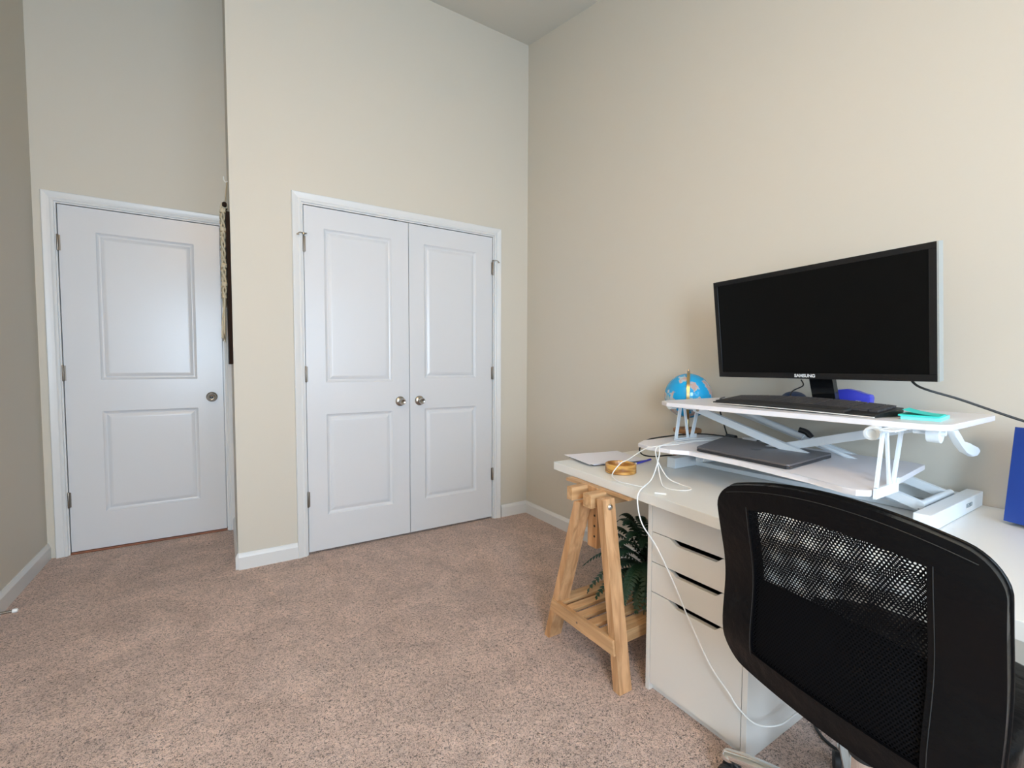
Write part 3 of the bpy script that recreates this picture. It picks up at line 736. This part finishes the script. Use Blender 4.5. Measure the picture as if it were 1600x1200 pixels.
# ------------------------------------------------------------ globe
gl = thing('desk_globe', 'blue desk globe with a brass meridian behind the riser', 'globe', (-.118, -1.470, ZT))
gc = Vector((-.118, -1.482, .985)); gr = .104
bm = new(); bmesh.ops.create_uvsphere(bm, u_segments=48, v_segments=32, radius=gr)
g = obj('sphere', bm, 'globe', None, True, 180)
g.location = gc; g.parent = gl; g.matrix_parent_inverse = Matrix.Translation(-gl.location)
bm = new(); dv = Vector((CAM.x-gc.x, CAM.y-gc.y, 0)).normalized(); sdv = Vector((-dv.y, dv.x, 0)); n_ = 40; pr = None
for i in range(n_+1):
    t = math.radians(86-172*i/n_+0); rad = gr+.003
    pc = gc+dv*math.cos(t)*rad+Vector((0, 0, math.sin(t)*rad)); rn = (pc-gc).normalized()
    ring = [bm.verts.new(pc+sdv*s*.0065+rn*h) for s, h in ((-1, 0), (1, 0), (1, .003), (-1, .003))]
    if pr:
        for k in range(4): bm.faces.new((pr[k], pr[(k+1) % 4], ring[(k+1) % 4], ring[k]))
    pr = ring
obj('meridian', bm, 'brass', gl)
bm = new(); lathe(bm, [(0, 0), (.007, 0), (.007, .006), (.004, .008), (.006, .013), (.004, .019), (0, .021)], gc+Vector((0, 0, gr)), seg=16); obj('finial', bm, 'nickel', gl, True)
bm = new(); lathe(bm, [(0, 0), (.011, 0), (.009, .012), (.007, .02), (.007, .075), (0, .075)], (gc.x, gc.y, gc.z-gr-.065), seg=16); obj('stem', bm, 'brass', gl, True)
bm = new(); lathe(bm, [(0, .0005), (.060, .0005), (.060, .012), (.020, .020), (.016, .050), (.020, .108), (.058, .112), (.062, .118), (.062, .128), (.058, .132), (0, .132)], (gc.x, gc.y, ZT), seg=36)
obj('pedestal', bm, 'globe_wood', gl, True)

# ------------------------------------------------------------ things on the desk's left end
def quad(bm, c, ax, w_, h_, z0, z1, bev=0):
    R_ = Matrix.Translation((c[0], c[1], 0)) @ Matrix.Rotation(ax, 4, 'Z')
    box(bm, -w_/2, w_/2, -h_/2, h_/2, z0, z1, R_, bev)
nb = thing('notebook', 'dark-backed notebook under white paper at the left end of the desk', 'notebook', (-.50, -1.345, ZT))
bm = new(); quad(bm, (-.500, -1.345), -.17, .27, .20, ZT+.0005, ZT+.003); obj('cover', bm, 'black', nb)
bm = new(); quad(bm, (-.500, -1.344), -.17, .266, .196, ZT+.0032, ZT+.010); obj('pages', bm, 'paper', nb)
bm = new(); quad(bm, (-.512, -1.343), -.20, .290, .222, ZT+.0104, ZT+.0112); pp = obj('paper_sheet', bm, 'paper'); tag(pp, 'loose white paper sheet lying on the notebook by the wooden dish', 'paper')
pn = thing('pen', 'thin blue pen beside the stacked paper, behind the wooden dish', 'pen', (-.40, -1.475, ZT))
bm = new(); tube(bm, [(-.47, -1.490, ZT+.005), (-.345, -1.462, ZT+.005)], .0042, 10); obj('barrel', bm, 'purpleblue', pn, True)
bm = new(); tube(bm, [(-.47, -1.490, ZT+.005), (-.483, -1.493, ZT+.005)], .0042, 10, taper=lambda t: 1-.8*t); obj('tip', bm, 'whitecable', pn, True)
bm = new(); rb = .060
lathe(bm, [(0, .0005), (rb-.003, .0005), (rb, .003), (rb, .0135), (rb-.0012, .0145), (rb, .0155), (rb, .034), (rb-.002, .036), (rb-.007, .036), (rb-.009, .033), (rb-.009, .008), (0, .007)], (-.632, -1.555, ZT), seg=48)
bw = obj('wooden_dish', bm, 'olive', None, True, 40); recentre(bw); tag(bw, 'round striped wooden dish near the front edge of the desk', 'dish')

# ------------------------------------------------------------ blue binder at the right edge
bd = thing('binder', 'tall dark blue binder standing on the desk at the right edge', 'binder', (-.10, -2.60, ZT))
p0 = Vector((-.195, -2.507, ZT+.0095)); e1 = Vector((-.35, -1, 0)).normalized()*.30; e2 = Vector((.045, -.004, .25)); n1 = e1.cross(e2).normalized()
if n1.x < 0: n1 = -n1
bm = new()
prism(bm, [p0, p0+e1, p0+e1+e2, p0+e2], n1*.003, .001)
prism(bm, [p0+n1*.042, p0+e1+n1*.042, p0+e1+e2+n1*.042, p0+e2+n1*.042], n1*.003, .001)
prism(bm, [p0+n1*.002, p0+n1*.043, p0+n1*.043+e2, p0+n1*.002+e2], e1.normalized()*.003)
obj('cover', bm, 'bluebinder', bd)
bm = new(); q0 = p0+n1*.006+e1*.03+Vector((0, 0, .006)); prism(bm, [q0, q0+e1*.93, q0+e1*.93+e2*.93, q0+e2*.93], n1*.028); obj('pages', bm, 'paper', bd)

# ------------------------------------------------------------ cables
def cable(name, pts, r, m, label, cat='cable', smooth=8):
    bm = new(); tube(bm, pts, r, 8, smooth); o = obj(name, bm, m, None, True, 180); recentre(o); return tag(o, label, cat)
t = cable('charging_cable', [(-.13, -1.80, LZ+.004), (-.22, -1.70, LZ+.004), (-.36, -1.66, LZ+.004), (-.50, -1.68, LZ+.004), (-.60, -1.715, LZ+.004), (-.640, -1.745, LZ-.02), (-.70, -1.765, ZT+.03),
    (-.79, -1.790, ZT+.005), (-.812, -1.800, ZT-.03), (-.800, -1.810, .60), (-.775, -1.850, .53), (-.765, -1.905, .44), (-.762, -1.965, .34), (-.765, -2.04, .24), (-.768, -2.10, .195), (-.765, -2.13, .165), (-.735, -2.165, .130), (-.66, -2.19, .115), (-.56, -2.20, .12), (-.47, -2.23, .08), (-.43, -2.26, .006), (-.36, -2.25, .004), (-.33, -2.20, .004), (-.36, -2.34, .004), (-.44, -2.46, .004)], .0023, 'whitecable',
    'thin white charging cable hanging over the desk edge past the drawers')
cable('charging_cable', [(-.14, -1.84, LZ+.003), (-.30, -1.72, LZ+.006), (-.47, -1.69, LZ+.004), (-.60, -1.700, LZ+.003), (-.622, -1.665, LZ-.01), (-.64, -1.60, ZT+.06), (-.665, -1.585, ZT+.045), (-.725, -1.60, ZT+.012), (-.752, -1.650, ZT+.003), (-.752, -1.705, ZT+.003), (-.745, -1.745, ZT+.003), (-.73, -1.762, ZT+.003)], .0021, 'whitecable', 'white cable looping on the desk in front of the wooden dish')
cable('charging_cable', [(-.15, -1.86, LZ+.003), (-.33, -1.735, LZ+.007), (-.52, -1.72, LZ+.006), (-.618, -1.715, LZ+.002), (-.635, -1.735, LZ-.05), (-.655, -1.765, ZT+.02), (-.678, -1.80, ZT+.003), (-.672, -1.85, ZT+.003), (-.640, -1.868, ZT+.003), (-.610, -1.855, ZT+.003), (-.600, -1.81, ZT+.003), (-.612, -1.76, ZT+.02), (-.622, -1.72, LZ-.04)], .0021, 'whitecable', 'white cable dangling in a teardrop loop under the keyboard tray')
ad = thing('power_adapter', 'small white plug lying behind the closed laptop', 'adapter', (-.16, -1.80, LZ))
bm = new(); quad(bm, (-.165, -1.805), .4, .030, .052, LZ+.0015, LZ+.016, .004); obj('body', bm, 'whitecable', ad, True)
bm = new(); tube(bm, [(-.155, -1.775, LZ+.009), (-.150, -1.765, LZ+.009)], .0035, 10); obj('plug', bm, 'whitecable', ad, True)
t = thing('video_cable', 'black cable with a ferrite lump hanging from the upper shelf', 'cable', (-.15, -1.7, LZ))
bm = new(); tube(bm, [(-.06, -1.60, UZ-.03), (-.09, -1.62, .94), (-.12, -1.66, .88), (-.15, -1.70, LZ+.008), (-.165, -1.72, LZ+.006), (-.18, -1.78, LZ+.006), (-.16, -1.85, LZ+.006)], .003, 8, 8)
tube(bm, [(-.165, -1.72, LZ+.006), (-.17, -1.62, LZ+.005), (-.24, -1.572, LZ+.005), (-.36, -1.568, LZ+.005), (-.47, -1.555, LZ-.002), (-.515, -1.555, .797), (-.526, -1.556, .777), (-.505, -1.558, .757), (-.45, -1.566, .746), (-.36, -1.568, .742), (-.29, -1.565, .728)], .003, 8, 8); obj('wire', bm, 'black', t, True, 180)
bm = new(); tube(bm, [(-.162, -1.705, LZ+.010), (-.176, -1.752, LZ+.010)], .0085, 14); obj('ferrite', bm, 'black', t, True)
cable('power_cable', [(-.29, -2.33, 1.085), (-.29, -2.345, 1.068), (-.285, -2.37, 1.055), (-.26, -2.42, 1.035), (-.24, -2.47, 1.012), (-.22, -2.53, .985), (-.20, -2.60, .96), (-.18, -2.70, .93), (-.15, -2.80, .85), (-.10, -2.86, .72), (-.05, -2.88, .4), (-.04, -2.88, .004)], .0032, 'black', 'black power cable running from the monitor to the right edge')
cable('mouse_cable', [(-.262, -2.03, 1.076), (-.248, -2.03, 1.055), (-.235, -1.99, 1.033), (-.205, -1.955, UZ+.008), (-.215, -1.88, UZ+.004), (-.26, -1.80, UZ+.004), (-.24, -1.72, UZ+.004), (-.13, -1.67, UZ+.004)], .0022, 'black', 'thin black cable lying behind the keyboard on the upper shelf')
cable('floor_cable', [(-.30, -2.16, .004), (-.40, -2.165, .004), (-.455, -2.21, .004), (-.47, -2.27, .004), (-.45, -2.34, .004), (-.36, -2.42, .004)], .0045, 'black', 'black cable curled on the carpet behind the chair column')
# small plug by the desk edge: white cable end
bm = new(); tube(bm, [(-.765, -1.83, ZT+.003), (-.745, -1.86, ZT+.003)], .003, 8); o = obj('cable_clip', bm, 'whitecable', None, True); recentre(o); tag(o, 'tiny white clip on the desktop near the front edge', 'clip')

# ------------------------------------------------------------ macrame and shade board in the recess
mc = thing('macrame_hanging', 'cream macrame hanging with knots and fringe in the narrow recess', 'wall hanging', (-1.948, .30, 1.30))
bm = new(); tube(bm, [(-1.948, .04, 1.985), (-1.948, .62, 1.985)], .011, 16); dw = obj('dowel', bm, 'darkwood', mc, True)
random.seed(3)
def rope(bm, y, z1, z0, x0=-1.957, amp=.0075, r=.0050):
    n_ = int((z1-z0)/.02); ph = random.random()*6
    for s in (0, PI):
        tube(bm, [(x0+amp*math.cos(i*1.3+ph+s), y+amp*math.sin(i*1.3+ph+s), z1-(z1-z0)*i/n_) for i in range(n_+1)], r, 6, 2)
for k in range(8):
    y = .07+k*.065; bm = new()
    zb = 1.46+.03*abs(k-3.5)/3.5
    rope(bm, y, 1.998, zb)
    tube(bm, [(-1.948+.014*math.cos(q), y, 1.985+.014*math.sin(q)) for q in [i*2*PI/12 for i in range(13)]], .004, 6)
    for zk in (1.955, 1.86, 1.66, 1.56): 
        zz = zk+random.uniform(-.012, .012)
        blob(bm, (-1.957, y, zz-.011), .0155, .015, .026, 0, seg=10, rg=5)
        for s in (-1, 1): tube(bm, [(-1.953+s*.009, y-.009, zz-.006), (-1.953-s*.009, y-.009, zz+.006)], .004, 6)
    cd_ = obj('knotted_cord', bm, 'cord', mc, True, 60)
    bm = new()
    for q in range(6):
        ox = random.uniform(-.016, .004); oy = random.uniform(-.02, .02); l = random.uniform(.12, .22)
        tube(bm, [(-1.955, y, zb+.02), (-1.957+ox*.6, y+oy*.5, zb-l*.4), (-1.961+ox*.9, y+oy, zb-l)], .0034, 5, 5)
    obj('fringe', bm, 'cord', cd_, True, 60)
bm = new(); tube(bm, [(-1.945, .06, 1.996), (-1.93, .33, 2.20), (-1.945, .60, 1.996)], .003, 6); obj('hanging_cord', bm, 'cord', mc)
bm = new(); prism(bm, [(XS-.0185, .012, 1.13), (XS-.0185, .50, 1.13), (XS-.0185, .50, 1.94), (XS-.0185, .012, 1.94)], (.018, 0, 0), .002)  # dark board whose colour also carries the shade on the side wall
o = obj('wall_shade_board', bm, 'darkwood'); recentre(o); tag(o, 'narrow dark brown board behind the macrame, also standing in for the shaded recess wall', 'board')
hk = bm = new(); tube(bm, [(XS-.001, .33, 2.205), (XS-.012, .33, 2.200), (XS-.020, .33, 2.212), (XS-.021, .33, 2.23)], .0028, 8, 4); o = obj('wall_hook', bm, 'whitecable', None, True); recentre(o); tag(o, 'small white hook on the recess wall above the macrame', 'hook')

# ------------------------------------------------------------ office chair
ch = thing('office_chair', 'black office chair with a mesh and leather back at the desk', 'chair', (-.80, -2.43, 0))
YC, HW, ZB, ZTOP, ARCH = -2.438, .229, .440, .846, .044
def prof_x(v):   # v 0 (bottom) .. 1 (top)
    return -1.014+.022*math.exp(-((v-.50)/.26)**2)-.020*v*v+.018*math.exp(-(v/.13)**2)
def CPt(y, z):
    """point on the curved back for flat coordinates y, z"""
    u = (y-YC)/HW; v = (z-ZB)/(ZTOP-ZB)
    vv = max(0, min(1, v))
    return Vector((prof_x(vv)+(.047-.022*vv**3)*u-.020*(1-u*u), y, z+ARCH*(1-u*u)*vv-.006*(1-u*u)*(1-vv)))
def inset(u, v, r_top=.045, r_bot=.055):
    """map square [-1,1]x[0,1] to the rounded outline"""
    z = ZB+(ZTOP-ZB)*v; w_ = HW
    dt = ZTOP-z; db = z-ZB
    if dt < r_top: w_ -= r_top-math.sqrt(max(0, r_top**2-(r_top-dt)**2))
    if db < r_bot: w_ -= r_bot-math.sqrt(max(0, r_bot**2-(r_bot-db)**2))
    w_ += .004*math.sin(PI*v)
    return YC+u*w_, z
WU, WV0, WV1 = .64, .13, .875
def grid(us, vs, keep, off, thick, bulge=0):
    bm = new(); fr_ = {}; bk = {}
    def nrm(y, z):
        a_ = CPt(y+.002, z)-CPt(y-.002, z); b_ = CPt(y, z+.002)-CPt(y, z-.002); n_ = a_.cross(b_).normalized()
        return n_ if n_.x < 0 else -n_
    def V(d, i, j, o_):
        if (i, j) not in d:
            y, z = inset(us[i], vs[j]); d[(i, j)] = bm.verts.new(CPt(y, z)+nrm(y, z)*o_)
        return d[(i, j)]
    cells = {(i, j) for i in range(len(us)-1) for j in range(len(vs)-1) if keep((us[i]+us[i+1])/2, (vs[j]+vs[j+1])/2)}
    for (i, j) in cells:
        c4 = ((i, j), (i+1, j), (i+1, j+1), (i, j+1))
        bm.faces.new([V(fr_, a_, b_, off) for a_, b_ in c4])
        if thick:
            bm.faces.new([V(bk, a_, b_, off-thick) for a_, b_ in c4][::-1])
            for (di, dj, e) in ((-1, 0, (0, 3)), (1, 0, (1, 2)), (0, -1, (0, 1)), (0, 1, (3, 2))):
                if (i+di, j+dj) not in cells:
                    p, q = c4[e[0]], c4[e[1]]
                    bm.faces.new((V(fr_, *p, off), V(fr_, *q, off), V(bk, *q, off-thick), V(bk, *p, off-thick)))
    return bm
def lin(a_, b_, n_): return [a_+(b_-a_)*i/n_ for i in range(n_+1)]
us = lin(-1, -WU, 5)+lin(-WU, WU, 16)[1:]+lin(WU, 1, 5)[1:]
vs = [0, .004, .012, .025, .045, .07, .10, WV0]+lin(WV0, WV1, 18)[1:]+[.90, .925, .945, .962, .975, .985, .993, .998, 1.0]
win = lambda u, v: abs(u) < WU and WV0 < v < WV1
bm = grid(us, vs, lambda u, v: not win(u, v), .012, .026)
bf = obj('back_frame', bm, 'leather', ch, True, 60)
bv = bf.modifiers.new('bevel', 'BEVEL'); bv.width = .008; bv.segments = 3; bv.limit_method = 'ANGLE'; bv.angle_limit = math.radians(50)
bm = grid(lin(-WU-.03, WU+.03, 24), lin(WV0-.02, WV1+.015, 24), lambda u, v: True, .006, 0); obj('back_mesh', bm, 'net', ch, True, 180)
bm = grid(lin(-WU-.03, WU+.03, 24), lin(WV0-.02, WV1+.015, 24), lambda u, v: True, -.008, 0); obj('back_mesh', bm, 'net2', ch, True, 180)
bm = grid(lin(-WU-.02, WU+.02, 20), lin(WV0-.02, .50, 14), lambda u, v: True, -.001, .006); obj('lumbar_pad', bm, 'seat_fabric', ch, True)
# piping seam round the outline and stitched seams by the window
loop = [inset(-1, v) for v in vs]+[inset(u, 1) for u in us[1:]]+[inset(1, v) for v in vs[::-1][1:]]+[inset(u, 0) for u in us[::-1][1:]]
bm = new(); tube(bm, [CPt(y, z)+Vector((.010, 0, 0)) for y, z in loop], .003, 6); obj('piping', bm, 'leather', bf, True, 180)
for u in (-WU-.03, WU+.03):
    bm = new(); tube(bm, [CPt(*inset(u, WV0-.02+(WV1-WV0+.03)*k/30))+Vector((-.0125, 0, 0)) for k in range(31)], .0007, 5); obj('seam', bm, 'rubber', bf)
bm = new(); tube(bm, [CPt(*inset(-.93+1.86*k/40, .965))+Vector((-.0125, 0, 0)) for k in range(41)], .0007, 5); obj('seam', bm, 'rubber', bf)
# support bar, seat, column, star base
bm = new(); tube(bm, [(-1.004, YC, .52), (-.998, YC, .46), (-.955, YC, .415), (-.90, YC, .40), (-.85, YC, .395)], .011, 12, 6); obj('back_bracket', bm, 'black', ch, True)
SX0, SX1, SY0, SY1 = -.935, -.490, -2.655, -2.235
bm = new(); pts = rrect(SX0, SX1, SY0, SY1, .09, 8)
prism(bm, [(x, y, .418) for x, y in pts], (0, 0, .062), .022); obj('seat', bm, 'leather', ch, True, 70)
bm = new(); box(bm, -.90, -.70, -2.50, -2.36, .370, .4175, bev=.006); obj('tilt_mechanism', bm, 'black', ch)
AX, AY = -.785, -2.425
bm = new(); lathe(bm, [(0, .20), (.014, .20), (.014, .366), (0, .366)], (AX, AY, 0), seg=24); obj('gas_piston', bm, 'chrome', ch, True)
bm = new(); lathe(bm, [(0, .075), (.026, .075), (.026, .255), (.024, .262), (.016, .262), (0, .262)], (AX, AY, 0), seg=28); cs = obj('column_sleeve', bm, 'chrome', ch, True)
bm = new(); lathe(bm, [(.0155, .262), (.030, .262), (.031, .266), (.030, .272), (.0155, .272)], (AX, AY, 0), seg=28); obj('collar', bm, 'rubber', cs, True)
bm = new(); lathe(bm, [(0, .07), (.032, .07), (.036, .075), (.036, .115), (.032, .122), (.0, .122)], (AX, AY, 0), seg=28); obj('base_hub', bm, 'chrome', ch, True)
for k in range(5):
    th = math.radians(99+72*k); dx, dy = math.cos(th), math.sin(th); R_ = .285
    bm = new(); tube(bm, [(AX+dx*.02, AY+dy*.02, .100), (AX+dx*.12, AY+dy*.12, .104), (AX+dx*.22, AY+dy*.22, .088), (AX+dx*(R_-.012), AY+dy*(R_-.012), .073), (AX+dx*(R_+.006), AY+dy*(R_+.006), .068)], .017, 14, 6, taper=lambda t: 1.15-.30*t)
    blob(bm, (AX+dx*(R_+.0), AY+dy*(R_+.0), .062), .018, .018, .020)
    lg = obj('base_leg', bm, 'chrome', ch, True)
    cx, cy = AX+dx*(R_-.004), AY+dy*(R_-.004)
    bm = new()
    for s in (-1, 1):
        wv = Vector((-dy, dx, 0)); mw = Matrix.Rotation(th+PI/2, 3, 'Z')
        lathe(bm, [(0, s*.008), (.021, s*.008), (.0245, s*.011), (.0245, s*.022), (.020, s*.026), (0, s*.026)], Vector((cx, cy, .0255)), 'X', 24, mw)
    box(bm, cx-.006, cx+.006, cy-.006, cy+.006, .025, .062)
    obj('caster', bm, 'rubber', ch, True)
